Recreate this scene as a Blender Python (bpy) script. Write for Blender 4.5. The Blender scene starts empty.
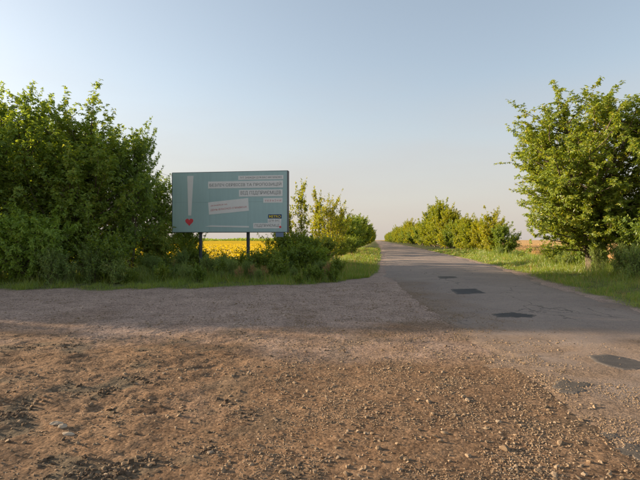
import bpy, math, random
import numpy as np
from mathutils import Vector, Euler

# ------------------------------------------------------------------ camera, sky, sun, exposure
scene = bpy.context.scene
COL = scene.collection
EYE = 1.6                                  # camera height, metres
cam_d = bpy.data.cameras.new('camera')
cam_d.sensor_width = 36.0
cam_d.lens = 27.17
cam_d.clip_start = 0.05
cam_d.clip_end = 12000
cam = bpy.data.objects.new('camera', cam_d)
cam.location = (0, 0, EYE)
cam.rotation_euler = (math.radians(90.0), 0, 0)
COL.objects.link(cam)
scene.camera = cam

SUN_EL = math.radians(13.5)
SUN_AZ = math.radians(-75.0)               # from +Y, clockwise positive: the sun stands left, a little ahead
tosun = Vector((math.sin(SUN_AZ) * math.cos(SUN_EL), math.cos(SUN_AZ) * math.cos(SUN_EL), math.sin(SUN_EL)))
world = bpy.data.worlds.new('World')
scene.world = world
world.use_nodes = True
wn = world.node_tree
wn.nodes.clear()
sky = wn.nodes.new('ShaderNodeTexSky')
sky.sky_type = 'NISHITA'
sky.sun_disc = False
sky.sun_elevation = SUN_EL
sky.sun_rotation = SUN_AZ
sky.altitude = 0
sky.air_density = 1.0
sky.dust_density = 1.2
sky.ozone_density = 1.0
bg = wn.nodes.new('ShaderNodeBackground')
bg.inputs['Strength'].default_value = 0.13
wo = wn.nodes.new('ShaderNodeOutputWorld')
# thin evening haze: milkier towards the horizon, all the way round
hs = wn.nodes.new('ShaderNodeHueSaturation'); hs.inputs['Saturation'].default_value = 0.8
wgm = wn.nodes.new('ShaderNodeGamma'); wgm.inputs['Gamma'].default_value = 0.78
wn.links.new(sky.outputs[0], wgm.inputs['Color']); wn.links.new(wgm.outputs[0], hs.inputs['Color'])
wtc = wn.nodes.new('ShaderNodeTexCoord'); wsep = wn.nodes.new('ShaderNodeSeparateXYZ')
wn.links.new(wtc.outputs['Generated'], wsep.inputs[0])
wr = wn.nodes.new('ShaderNodeMapRange'); wr.interpolation_type = 'SMOOTHSTEP'
for k_, v_ in (('From Min', -0.02), ('From Max', 0.36), ('To Min', 0.85), ('To Max', 0.0)): wr.inputs[k_].default_value = v_
wmp = wn.nodes.new('ShaderNodeMapping'); wmp.inputs['Scale'].default_value = (1.5, 1.5, 7.0); wmp.inputs['Rotation'].default_value = (0.25, 0.1, 0.4)
wnz = wn.nodes.new('ShaderNodeTexNoise'); wnz.inputs['Scale'].default_value = 1.6; wnz.inputs['Detail'].default_value = 5
wn.links.new(wtc.outputs['Generated'], wmp.inputs['Vector']); wn.links.new(wmp.outputs[0], wnz.inputs['Vector'])
wad = wn.nodes.new('ShaderNodeMath'); wad.operation = 'MULTIPLY_ADD'; wad.inputs[1].default_value = 0.16; wad.inputs[2].default_value = -0.08
wn.links.new(wnz.outputs['Fac'], wad.inputs[0])
wsu = wn.nodes.new('ShaderNodeMath'); wsu.operation = 'ADD'
wn.links.new(wsep.outputs['Z'], wsu.inputs[0]); wn.links.new(wad.outputs[0], wsu.inputs[1])
wn.links.new(wsu.outputs[0], wr.inputs['Value'])
wmx = wn.nodes.new('ShaderNodeMix'); wmx.data_type = 'RGBA'
wmx.inputs[7].default_value = (2.02, 1.83, 1.74, 1)
wn.links.new(wr.outputs[0], wmx.inputs[0]); wn.links.new(hs.outputs[0], wmx.inputs[6])
wtn = wn.nodes.new('ShaderNodeMix'); wtn.data_type = 'RGBA'; wtn.blend_type = 'MULTIPLY'; wtn.inputs[0].default_value = 1.0
wtn.inputs[7].default_value = (1.0, 0.985, 0.97, 1)
wn.links.new(wmx.outputs[2], wtn.inputs[6]); wn.links.new(wtn.outputs[2], bg.inputs['Color'])
wn.links.new(bg.outputs[0], wo.inputs['Surface'])

sun_d = bpy.data.lights.new('sun', 'SUN')
sun_d.energy = 5.0
sun_d.angle = math.radians(0.6)
sun_d.color = (1.0, 0.80, 0.56)
sun = bpy.data.objects.new('sun', sun_d)
sun.rotation_euler = (-tosun).to_track_quat('-Z', 'Y').to_euler()
sun.location = (-60, 20, 40)
COL.objects.link(sun)

scene.view_settings.view_transform = 'Standard'
scene.view_settings.look = 'None'
scene.view_settings.exposure = 1.28
scene.view_settings.gamma = 1.0
scene.view_settings.use_curve_mapping = False
scene.render.engine = 'CYCLES'
scene.cycles.max_bounces = 10
scene.cycles.diffuse_bounces = 6
scene.cycles.transmission_bounces = 8
scene.cycles.transparent_max_bounces = 4

# ------------------------------------------------------------------ helpers
def linked(o, parent=None):
    COL.objects.link(o)
    if parent is not None:
        o.parent = parent
    return o

def tag(o, label=None, cat=None, group=None, kind=None):
    if label: o['label'] = label
    if cat: o['category'] = cat
    if group: o['group'] = group
    if kind: o['kind'] = kind
    return o

def empty(name, loc=(0, 0, 0), rz=0.0):
    o = bpy.data.objects.new(name, None)
    o.location = loc
    o.rotation_euler = (0, 0, rz)
    o.empty_display_size = 0.2
    return linked(o)

def mesh_np(name, V, F, mats=(), mi=None, smooth=False, attrs=None):
    V = np.asarray(V, dtype=np.float32); F = np.asarray(F, dtype=np.int32)
    n, k = F.shape
    me = bpy.data.meshes.new(name)
    me.vertices.add(len(V)); me.vertices.foreach_set('co', V.ravel())
    me.loops.add(n * k); me.loops.foreach_set('vertex_index', F.ravel())
    me.polygons.add(n)
    me.polygons.foreach_set('loop_start', np.arange(0, n * k, k, dtype=np.int32))
    me.polygons.foreach_set('loop_total', np.full(n, k, dtype=np.int32))
    if mi is not None: me.polygons.foreach_set('material_index', np.asarray(mi, dtype=np.int32))
    me.polygons.foreach_set('use_smooth', np.full(n, bool(smooth)))
    for m in mats: me.materials.append(m)
    if attrs:
        for an, av in attrs.items():
            a = me.attributes.new(an, 'FLOAT', 'POINT')
            a.data.foreach_set('value', np.asarray(av, dtype=np.float32))
    me.update(calc_edges=True)
    return me

def mobj(name, V, F, mat, parent=None, smooth=False, attrs=None, mi=None):
    mats = mat if isinstance(mat, (list, tuple)) else (mat,)
    return linked(bpy.data.objects.new(name, mesh_np(name, V, F, mats, mi, smooth, attrs)), parent)

def copy_tree(o, parent=None):
    c = o.copy()
    COL.objects.link(c)
    c.parent = parent
    for ch in list(o.children):
        copy_tree(ch, c)
    return c

# --- numpy gradient noise
_rs = np.random.RandomState(7)
_perm = _rs.permutation(4096)
_ang = _rs.rand(4096) * 2 * np.pi
_gx, _gy = np.cos(_ang), np.sin(_ang)
def perlin(x, y, s=0):
    x = np.asarray(x, dtype=np.float64); y = np.asarray(y, dtype=np.float64)
    xi = np.floor(x).astype(np.int64); yi = np.floor(y).astype(np.int64)
    xf = x - xi; yf = y - yi
    def g(ix, iy, fx, fy):
        h = _perm[(_perm[(ix + s * 131) & 4095] + iy) & 4095]
        return _gx[h] * fx + _gy[h] * fy
    u = xf ** 3 * (xf * (xf * 6 - 15) + 10); v = yf ** 3 * (yf * (yf * 6 - 15) + 10)
    a = g(xi, yi, xf, yf); b = g(xi + 1, yi, xf - 1, yf)
    c = g(xi, yi + 1, xf, yf - 1); d = g(xi + 1, yi + 1, xf - 1, yf - 1)
    return ((a + (b - a) * u) + ((c + (d - c) * u) - (a + (b - a) * u)) * v) * 1.5
def fbm(x, y, oct=4, s=0, gain=0.5):
    t = 0; a = 1.0; f = 1.0
    for k in range(oct):
        t = t + a * perlin(np.asarray(x) * f, np.asarray(y) * f, s + k * 3)
        a *= gain; f *= 2.03
    return t
def sstep(a, b, x):
    t = np.clip((np.asarray(x, dtype=np.float64) - a) / (b - a), 0, 1)
    return t * t * (3 - 2 * t)
def norm(v):
    return v / np.maximum(np.linalg.norm(v, axis=-1, keepdims=True), 1e-9)

# --- scatter a template (local axes along D, S, N) at many points
def scatter(TV, TF, P, D, S, N, scale):
    TV = np.asarray(TV, dtype=np.float64); TF = np.asarray(TF)
    n, k = len(P), len(TV)
    scale = np.asarray(scale, dtype=np.float64)
    if scale.ndim == 1: scale = np.repeat(scale[:, None], 3, 1)
    L = TV[None, :, :] * scale[:, None, :]
    V = P[:, None, :] + L[..., 0:1] * D[:, None, :] + L[..., 1:2] * S[:, None, :] + L[..., 2:3] * N[:, None, :]
    F = TF[None, :, :] + (np.arange(n) * k)[:, None, None]
    return V.reshape(-1, 3), F.reshape(-1, TF.shape[1])

def frames(rng, n, D):
    R = rng.normal(size=(n, 3))
    S = norm(np.cross(D, R)); N = np.cross(S, D)
    return S, N

def tubes(PL, RAD, sides):
    """PL (m,k,3) polylines, RAD (m,k) -> quads"""
    PL = np.asarray(PL, dtype=np.float64); m, k, _ = PL.shape
    T = np.gradient(PL, axis=1); T = norm(T)
    ref = np.where(np.abs(T[..., 2:3]) > 0.9, np.array([1.0, 0, 0]), np.array([0, 0, 1.0]))
    A = norm(np.cross(T, ref)); B = np.cross(T, A)
    th = np.arange(sides) * 2 * np.pi / sides
    ring = A[:, :, None, :] * np.cos(th)[None, None, :, None] + B[:, :, None, :] * np.sin(th)[None, None, :, None]
    V = PL[:, :, None, :] + ring * np.asarray(RAD)[:, :, None, None]
    idx = np.arange(m * k * sides).reshape(m, k, sides)
    a = idx[:, :-1, :]; b = np.roll(a, -1, axis=2); c = idx[:, 1:, :]; d = np.roll(c, -1, axis=2)
    F = np.stack([a, b, d, c], -1).reshape(-1, 4)
    return V.reshape(-1, 3), F

def join(parts):
    Vs, Fs, o = [], [], 0
    for V, F in parts:
        Vs.append(V); Fs.append(np.asarray(F) + o); o += len(V)
    return np.concatenate(Vs), np.concatenate(Fs)

def box(x0, x1, y0, y1, z0, z1):
    V = [(x, y, z) for x in (x0, x1) for y in (y0, y1) for z in (z0, z1)]
    F = [(0, 1, 3, 2), (4, 6, 7, 5), (0, 4, 5, 1), (2, 3, 7, 6), (0, 2, 6, 4), (1, 5, 7, 3)]
    return np.array(V, float), np.array(F)

# ------------------------------------------------------------------ materials
def newmat(name):
    m = bpy.data.materials.new(name)
    m.use_nodes = True
    nt = m.node_tree
    nt.nodes.clear()
    out = nt.nodes.new('ShaderNodeOutputMaterial')
    return m, nt, out
def N_(nt, typ, **kw):
    n = nt.nodes.new(typ)
    for k, v in kw.items():
        setattr(n, k, v)
    return n
def noise_n(nt, vec, scale, detail=4.0, rough=0.6):
    n = N_(nt, 'ShaderNodeTexNoise')
    n.inputs['Scale'].default_value = scale; n.inputs['Detail'].default_value = detail; n.inputs['Roughness'].default_value = rough
    nt.links.new(vec, n.inputs['Vector'])
    return n.outputs['Fac']
def ramp(nt, fac, stops):
    r = N_(nt, 'ShaderNodeValToRGB')
    e = r.color_ramp.elements
    while len(e) < len(stops): e.new(0.5)
    for el, (p, c) in zip(e, stops):
        el.position = p; el.color = (*c, 1) if len(c) == 3 else c
    nt.links.new(fac, r.inputs[0])
    return r.outputs[0]
def mix(nt, fac, a, b, mode='MIX'):
    n = N_(nt, 'ShaderNodeMix', data_type='RGBA', blend_type=mode)
    for inp, v in ((n.inputs[0], fac), (n.inputs[6], a), (n.inputs[7], b)):
        if isinstance(v, (int, float)): inp.default_value = v
        elif isinstance(v, tuple): inp.default_value = (*v, 1)
        else: nt.links.new(v, inp)
    return n.outputs[2]
def mth(nt, op, a, b=0.0, clamp=False):
    n = N_(nt, 'ShaderNodeMath', operation=op, use_clamp=clamp)
    for inp, v in ((n.inputs[0], a), (n.inputs[1], b)):
        if isinstance(v, (int, float)): inp.default_value = v
        else: nt.links.new(v, inp)
    return n.outputs[0]
def attr(nt, name):
    return N_(nt, 'ShaderNodeAttribute', attribute_name=name).outputs['Fac']
def bump(nt, h, strength, dist):
    b = N_(nt, 'ShaderNodeBump')
    b.inputs['Strength'].default_value = strength; b.inputs['Distance'].default_value = dist
    nt.links.new(h, b.inputs['Height'])
    return b.outputs[0]
def pbsdf(nt, out, color, rough=0.8, normal=None, spec=0.3, metal=0.0):
    p = N_(nt, 'ShaderNodeBsdfPrincipled')
    if isinstance(color, tuple): p.inputs['Base Color'].default_value = (*color, 1)
    else: nt.links.new(color, p.inputs['Base Color'])
    if isinstance(rough, (int, float)): p.inputs['Roughness'].default_value = rough
    else: nt.links.new(rough, p.inputs['Roughness'])
    p.inputs['Specular IOR Level'].default_value = spec
    p.inputs['Metallic'].default_value = metal
    if normal is not None: nt.links.new(normal, p.inputs['Normal'])
    nt.links.new(p.outputs[0], out.inputs['Surface'])
    return p

def leaf_mat(name, stops, trans=0.42, tint=(1.25, 1.15, 0.45), gloss=0.025):
    m, nt, out = newmat(name)
    geo = N_(nt, 'ShaderNodeNewGeometry')
    oi = N_(nt, 'ShaderNodeObjectInfo')
    tc = N_(nt, 'ShaderNodeTexCoord')
    nz = noise_n(nt, tc.outputs['Object'], 1.1, 4.0, 0.7)
    r = mth(nt, 'ADD', mth(nt, 'MULTIPLY', geo.outputs['Random Per Island'], 0.55), mth(nt, 'MULTIPLY', nz, 0.65))
    r = mth(nt, 'ADD', r, mth(nt, 'MULTIPLY', mth(nt, 'SUBTRACT', oi.outputs['Random'], 0.5), 0.25), True)
    c = ramp(nt, r, stops)
    d = N_(nt, 'ShaderNodeBsdfDiffuse'); nt.links.new(c, d.inputs['Color'])
    t = N_(nt, 'ShaderNodeBsdfTranslucent')
    nt.links.new(mix(nt, 1.0, c, tint, 'MULTIPLY'), t.inputs['Color'])
    mx = N_(nt, 'ShaderNodeMixShader'); mx.inputs[0].default_value = trans
    nt.links.new(d.outputs[0], mx.inputs[1]); nt.links.new(t.outputs[0], mx.inputs[2])
    g = N_(nt, 'ShaderNodeBsdfGlossy'); g.inputs['Roughness'].default_value = 0.45
    g.inputs['Color'].default_value = (0.9, 0.95, 1, 1)
    m2 = N_(nt, 'ShaderNodeMixShader'); m2.inputs[0].default_value = gloss
    nt.links.new(mx.outputs[0], m2.inputs[1]); nt.links.new(g.outputs[0], m2.inputs[2])
    nt.links.new(m2.outputs[0], out.inputs['Surface'])
    return m

M = {}
M['leaf_maple'] = leaf_mat('maple_leaf', [(0.1, (0.124, 0.192, 0.036)), (0.5, (0.221, 0.317, 0.051)), (0.82, (0.316, 0.403, 0.059)), (1.0, (0.460, 0.442, 0.069))], 0.48)
M['leaf_maple_sunny'] = leaf_mat('sunny_maple_leaf', [(0.1, (0.120, 0.175, 0.027)), (0.5, (0.213, 0.289, 0.039)), (0.82, (0.305, 0.367, 0.045)), (1.0, (0.444, 0.403, 0.053))], 0.48)
M['leaf_gold'] = leaf_mat('roadside_leaf', [(0.1, (0.168, 0.232, 0.019)), (0.5, (0.280, 0.326, 0.024)), (0.85, (0.406, 0.392, 0.026)), (1.0, (0.504, 0.406, 0.034))], 0.5)
M['leaf_green'] = leaf_mat('shrub_leaf', [(0.1, (0.111, 0.176, 0.028)), (0.5, (0.196, 0.280, 0.039)), (0.9, (0.306, 0.352, 0.049)), (1.0, (0.442, 0.384, 0.063))], 0.48)
M['leaf_weed'] = leaf_mat('weed_leaf', [(0.1, (0.145, 0.226, 0.060)), (0.5, (0.236, 0.326, 0.090)), (0.9, (0.344, 0.418, 0.112)), (1.0, (0.490, 0.453, 0.150))], 0.35)
M['leaf_pale'] = leaf_mat('pale_shrub_leaf', [(0.1, (0.160, 0.257, 0.036)), (0.5, (0.260, 0.380, 0.050)), (0.9, (0.360, 0.446, 0.063)), (1.0, (0.420, 0.427, 0.072))], 0.45)
M['grass'] = leaf_mat('grass_blade', [(0.1, (0.121, 0.194, 0.018)), (0.5, (0.203, 0.294, 0.024)), (0.85, (0.297, 0.338, 0.033)), (1.0, (0.486, 0.388, 0.110))], 0.45, (1.2, 1.2, 0.5), 0.05)
M['straw'] = leaf_mat('ripe_stalk', [(0.1, (0.408, 0.240, 0.086)), (0.6, (0.552, 0.336, 0.115)), (1.0, (0.696, 0.456, 0.184))], 0.25, (1.1, 1.0, 0.8), 0.03)
M['petal'] = leaf_mat('sunflower_petal', [(0.0, (0.76, 0.50, 0.012)), (0.6, (0.84, 0.60, 0.016)), (1.0, (0.87, 0.66, 0.04))], 0.35, (1.1, 1.05, 0.6), 0.03)

def simple(name, color, rough=0.8, var=0.25, scale=30.0, spec=0.3, metal=0.0, bumps=0.15, bdist=0.004):
    m, nt, out = newmat(name)
    tc = N_(nt, 'ShaderNodeTexCoord')
    nz = noise_n(nt, tc.outputs['Object'], scale, 5.0, 0.65)
    lo = tuple(c * (1 - var) for c in color); hi = tuple(min(1, c * (1 + var)) for c in color)
    c = ramp(nt, nz, [(0.3, lo), (0.7, hi)])
    pbsdf(nt, out, c, rough, bump(nt, nz, bumps, bdist), spec, metal)
    return m
M['bark'] = simple('bark', (0.16, 0.125, 0.09), 0.9, 0.45, 14, 0.15, 0, 0.6, 0.02)
M['stem'] = simple('green_stem', (0.10, 0.13, 0.04), 0.8, 0.3, 20)
M['disc'] = simple('sunflower_disc', (0.07, 0.04, 0.018), 0.9, 0.4, 60)
M['board'] = simple('billboard_print_teal', (0.45, 0.60, 0.575), 0.55, 0.035, 1.6, 0.3, 0, 0.02, 0.002)
def board_mat():
    m, nt, out = newmat('billboard_print_teal')
    P = N_(nt, 'ShaderNodeTexCoord').outputs['Object']
    mp = N_(nt, 'ShaderNodeMapping'); mp.inputs['Scale'].default_value = (7, 1, 0.35); nt.links.new(P, mp.inputs['Vector'])
    st = noise_n(nt, mp.outputs[0], 1.0, 5, 0.65); bl = noise_n(nt, P, 0.8, 3, 0.5)
    c = ramp(nt, bl, [(0.3, (0.43, 0.575, 0.555)), (0.7, (0.48, 0.625, 0.595))])
    c = mix(nt, 0.22, c, mix(nt, 1.0, c, ramp(nt, st, [(0.35, (0.80, 0.80, 0.78)), (0.6, (1.0, 1.0, 1.0))]), 'MULTIPLY'))
    pbsdf(nt, out, c, 0.55, bump(nt, bl, 0.25, 0.03), 0.3)
    return m
M['board'] = board_mat()
M['strip'] = simple('printed_pale_strip', (0.90, 0.84, 0.79), 0.6, 0.03, 3.0, 0.25, 0, 0.02, 0.002)
M['ink'] = simple('printed_grey_lettering', (0.24, 0.24, 0.225), 0.6, 0.05, 3.0, 0.2, 0, 0, 0.001)
M['red'] = simple('printed_red', (0.85, 0.09, 0.10), 0.6, 0.05, 3.0, 0.25, 0, 0, 0.001)
M['redink'] = simple('printed_red_lettering', (0.62, 0.17, 0.16), 0.6, 0.05, 3.0, 0.25, 0, 0, 0.001)
M['blue'] = simple('printed_navy', (0.035, 0.06, 0.17), 0.6, 0.05, 3.0, 0.25, 0, 0, 0.001)
M['yellow'] = simple('printed_yellow', (0.9, 0.68, 0.05), 0.6, 0.05, 3.0, 0.25, 0, 0, 0.001)
M['plate'] = simple('enamel_plate', (0.2, 0.25, 0.36), 0.5, 0.06, 8.0)
M['frame'] = simple('painted_dark_steel', (0.055, 0.06, 0.07), 0.55, 0.25, 9.0, 0.4, 0.0, 0.1)
M['pole'] = simple('concrete_pole', (0.34, 0.32, 0.29), 0.9, 0.2, 6.0)
M['wire'] = simple('cable', (0.12, 0.12, 0.12), 0.6, 0.1, 5.0)

def stone_mat():
    m, nt, out = newmat('gravel_stone')
    geo = N_(nt, 'ShaderNodeNewGeometry'); tc = N_(nt, 'ShaderNodeTexCoord'); oi = N_(nt, 'ShaderNodeObjectInfo')
    r = mth(nt, 'FRACT', mth(nt, 'ADD', geo.outputs['Random Per Island'], oi.outputs['Random']))
    c = ramp(nt, r, [(0.0, (0.15, 0.105, 0.068)), (0.35, (0.25, 0.178, 0.115)), (0.7, (0.31, 0.228, 0.15)), (0.93, (0.36, 0.275, 0.195)), (1.0, (0.46, 0.38, 0.29))])
    nz = noise_n(nt, tc.outputs['Object'], 90, 4)
    c = mix(nt, 0.5, c, ramp(nt, nz, [(0.3, (0.600, 0.564, 0.528)), (0.7, (1.0, 0.98, 0.95))]), 'MULTIPLY')
    c = mix(nt, 0.45, c, (0.29, 0.205, 0.13))
    pbsdf(nt, out, c, 0.92, bump(nt, nz, 0.4, 0.004), 0.12)
    return m
M['stone'] = stone_mat()

def dirt_nodes(nt, P):
    n_big = noise_n(nt, P, 0.55, 5, 0.6); n_mid = noise_n(nt, P, 3.5, 6, 0.65); n_fine = noise_n(nt, P, 42, 5, 0.7)
    dirt = ramp(nt, n_mid, [(0.28, (0.139, 0.085, 0.051)), (0.5, (0.224, 0.144, 0.087)), (0.72, (0.305, 0.206, 0.131))])
    dirt = mix(nt, 0.35, dirt, ramp(nt, n_big, [(0.35, (0.170, 0.107, 0.066)), (0.65, (0.305, 0.198, 0.123))]))
    v = N_(nt, 'ShaderNodeTexVoronoi'); v.inputs['Scale'].default_value = 38
    nt.links.new(P, v.inputs['Vector'])
    pebble = ramp(nt, v.outputs['Color'], [(0.2, (0.45, 0.43, 0.41)), (0.8, (1.25, 1.2, 1.14))])
    h = mth(nt, 'ADD', mth(nt, 'MULTIPLY', n_fine, 0.6), mth(nt, 'MULTIPLY', mth(nt, 'SUBTRACT', 1.0, v.outputs['Distance']), 0.5))
    h = mth(nt, 'ADD', h, mth(nt, 'MULTIPLY', noise_n(nt, P, 14, 5, 0.6), 1.2))
    def finish(col):
        col = mix(nt, 0.75, col, mix(nt, 1.0, col, pebble, 'MULTIPLY'))
        return mix(nt, 0.7, col, mix(nt, 1.0, col, ramp(nt, n_fine, [(0.3, (0.55, 0.53, 0.5)), (0.65, (1.15, 1.12, 1.1))]), 'MULTIPLY'))
    return dirt, n_mid, n_fine, h, finish
def ground_mat():
    m, nt, out = newmat('dirt_and_gravel')
    tc = N_(nt, 'ShaderNodeTexCoord'); P = tc.outputs['Object']
    dirt, n_mid, n_fine, h, finish = dirt_nodes(nt, P)
    grv = ramp(nt, n_mid, [(0.3, (0.302, 0.224, 0.185)), (0.55, (0.435, 0.328, 0.270)), (0.75, (0.545, 0.416, 0.340))])
    grv = mix(nt, 0.45, grv, ramp(nt, noise_n(nt, P, 0.9, 6, 0.7), [(0.35, (0.255, 0.187, 0.150)), (0.5, (0.429, 0.322, 0.265)), (0.68, (0.580, 0.437, 0.350))]))
    col = mix(nt, attr(nt, 'gravel'), dirt, grv)
    col = finish(col)
    col = mix(nt, mth(nt, 'MULTIPLY', attr(nt, 'clod'), 0.85), col, ramp(nt, n_fine, [(0.3, (0.06, 0.05, 0.034)), (0.7, (0.177, 0.139, 0.094))]))
    soil = ramp(nt, n_mid, [(0.3, (0.05, 0.06, 0.02)), (0.7, (0.185, 0.185, 0.071))])
    col = mix(nt, attr(nt, 'grass'), col, soil)
    pbsdf(nt, out, col, 0.95, bump(nt, h, 0.5, 0.012), 0.08)
    return m
M['ground'] = ground_mat()

def road_mat():
    m, nt, out = newmat('worn_asphalt')
    tc = N_(nt, 'ShaderNodeTexCoord'); P = tc.outputs['Object']
    n_big = noise_n(nt, P, 0.45, 5, 0.6); n_mid = noise_n(nt, P, 3.0, 6, 0.65); n_fine = noise_n(nt, P, 70, 4, 0.7)
    c = ramp(nt, n_mid, [(0.3, (0.24, 0.185, 0.152)), (0.7, (0.35, 0.275, 0.222))])
    c = mix(nt, 0.4, c, ramp(nt, n_big, [(0.35, (0.195, 0.15, 0.127)), (0.65, (0.35, 0.27, 0.217))]))
    v = N_(nt, 'ShaderNodeTexVoronoi'); v.inputs['Scale'].default_value = 60
    nt.links.new(P, v.inputs['Vector'])
    c = mix(nt, 0.5, c, mix(nt, 1.0, c, ramp(nt, v.outputs['Color'], [(0.15, (0.55, 0.55, 0.55)), (0.85, (1.3, 1.28, 1.25))]), 'MULTIPLY'))
    # hairline cracks
    mp = N_(nt, 'ShaderNodeMapping'); mp.inputs['Scale'].default_value = (0.55, 0.32, 1)
    nt.links.new(P, mp.inputs['Vector'])
    wob = N_(nt, 'ShaderNodeVectorMath', operation='ADD')
    nn = N_(nt, 'ShaderNodeTexNoise'); nn.inputs['Scale'].default_value = 1.6; nn.inputs['Detail'].default_value = 6
    nt.links.new(mp.outputs[0], nn.inputs['Vector']); 
    nt.links.new(mp.outputs[0], wob.inputs[0]); nt.links.new(nn.outputs['Color'], wob.inputs[1])
    ve = N_(nt, 'ShaderNodeTexVoronoi', feature='DISTANCE_TO_EDGE'); ve.inputs['Scale'].default_value = 1.0
    nt.links.new(wob.outputs[0], ve.inputs['Vector'])
    crack = mth(nt, 'LESS_THAN', ve.outputs['Distance'], 0.009)
    crack = mth(nt, 'MULTIPLY', crack, mth(nt, 'GREATER_THAN', n_big, 0.5))
    c = mix(nt, mth(nt, 'MULTIPLY', crack, 0.55), c, (0.05, 0.045, 0.04))
    dirt, _, _, hd, finish = dirt_nodes(nt, P)
    sand = finish(mix(nt, 0.35, dirt, (0.30, 0.235, 0.18)))
    dust = mth(nt, 'MULTIPLY', mth(nt, 'ADD', attr(nt, 'dust'), mth(nt, 'MULTIPLY', mth(nt, 'SUBTRACT', n_mid, 0.5), 1.1)), 1.0, True)
    c = mix(nt, dust, c, sand)
    h = mth(nt, 'ADD', n_fine, mth(nt, 'MULTIPLY', v.outputs['Distance'], -0.6))
    h = mth(nt, 'ADD', h, mth(nt, 'MULTIPLY', crack, -1.0))
    h = mth(nt, 'ADD', h, mth(nt, 'MULTIPLY', hd, mth(nt, 'MULTIPLY', dust, 1.2)))
    pbsdf(nt, out, c, 0.88, bump(nt, h, 0.45, 0.008), 0.25)
    return m
M['road'] = road_mat()
def patch_mat(name, lo, hi):
    m, nt, out = newmat(name)
    P = N_(nt, 'ShaderNodeTexCoord').outputs['Object']
    a = noise_n(nt, P, 5, 6, 0.65); b = noise_n(nt, P, 80, 3, 0.7)
    c = mix(nt, 0.5, ramp(nt, a, [(0.3, lo), (0.7, hi)]), ramp(nt, b, [(0.3, lo), (0.75, tuple(1.5 * x for x in hi))]))
    d = noise_n(nt, P, 2.2, 6, 0.7)
    d = mth(nt, 'MULTIPLY', mth(nt, 'ADD', mth(nt, 'MULTIPLY', attr(nt, 'rim'), 1.3), mth(nt, 'SUBTRACT', mth(nt, 'MULTIPLY', d, 2.2), 1.35)), 1.0, True)
    c = mix(nt, mth(nt, 'MULTIPLY', d, 0.85), c, (0.25, 0.20, 0.16))
    pbsdf(nt, out, c, 0.85, bump(nt, b, 0.5, 0.008), 0.2)
    return m
M['tar'] = patch_mat('fresh_tar_patch', (0.04, 0.037, 0.036), (0.085, 0.076, 0.07))
M['oldtar'] = patch_mat('worn_tar_patch', (0.05, 0.043, 0.036), (0.12, 0.10, 0.08))

def field_mat(name, c1, c2, c3):
    m, nt, out = newmat(name)
    P = N_(nt, 'ShaderNodeTexCoord').outputs['Object']
    a = noise_n(nt, P, 0.03, 5, 0.6); b = noise_n(nt, P, 1.3, 6, 0.75)
    c = mix(nt, 0.6, ramp(nt, b, [(0.35, c1), (0.5, c2), (0.65, c3)]), ramp(nt, a, [(0.35, c1), (0.65, c3)]))
    pbsdf(nt, out, c, 0.95, bump(nt, b, 0.8, 0.3), 0.05)
    return m
M['stubble'] = field_mat('ripe_field', (0.44, 0.25, 0.095), (0.56, 0.34, 0.135), (0.64, 0.41, 0.18))
M['farsun'] = field_mat('far_sunflowers', (0.36, 0.24, 0.0), (0.58, 0.37, 0.0), (0.7, 0.45, 0.015))

# ------------------------------------------------------------------ terrain layout (metres; X right, Y ahead)
_ly = np.array([-60, 0, 8, 14, 21.5, 26.6, 40.7, 60, 86, 155, 400, 1500.0])
_lx = np.array([1.6, 1.75, 2.05, 2.3, 2.6, 3.2, 5.1, 7.5, 10.7, 19.0, 47.0, 174.0])
_ry = np.array([-60, 0, 5, 11.4, 14.3, 19.8, 29.7, 40, 64.4, 86, 155, 400, 1500.0])
_rx = np.array([6.0, 6.5, 6.8, 7.4, 7.95, 9.0, 10.8, 12.3, 15.5, 18.2, 26.3, 54.0, 181.0])
def Lx(y): return np.interp(y, _ly, _lx)
def Rx(y): return np.interp(y, _ry, _rx)
def grass_front(x):                 # far edge of the gravel lay-by: grass begins beyond this line
    return np.interp(x, [-400, -60, -20, -10, -4, -1.0, 0.6, 2.1, 2.6], [30, 17, 15.6, 15.4, 15.9, 16.8, 18.4, 20.8, 23.0])
def grass_mask(x, y):
    n = 0.35 * fbm(x * 0.9, y * 0.9, 3, 11)
    left = sstep(-0.25, 0.35, y - grass_front(x) + n) * sstep(0.15, -0.35, x - Lx(y) + 0.5 * n)
    right = sstep(-0.1, 0.45, x - Rx(y) + 0.7 * n)
    near = sstep(-13, -16, x - 0.15 * y) * sstep(6.5, 4.5, y + n)
    return np.clip(left + right + near, 0, 1)
def road_in(x, y):
    return sstep(0.3, 0.9, x - Lx(y)) * sstep(0.3, 0.9, Rx(y) - x)
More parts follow.
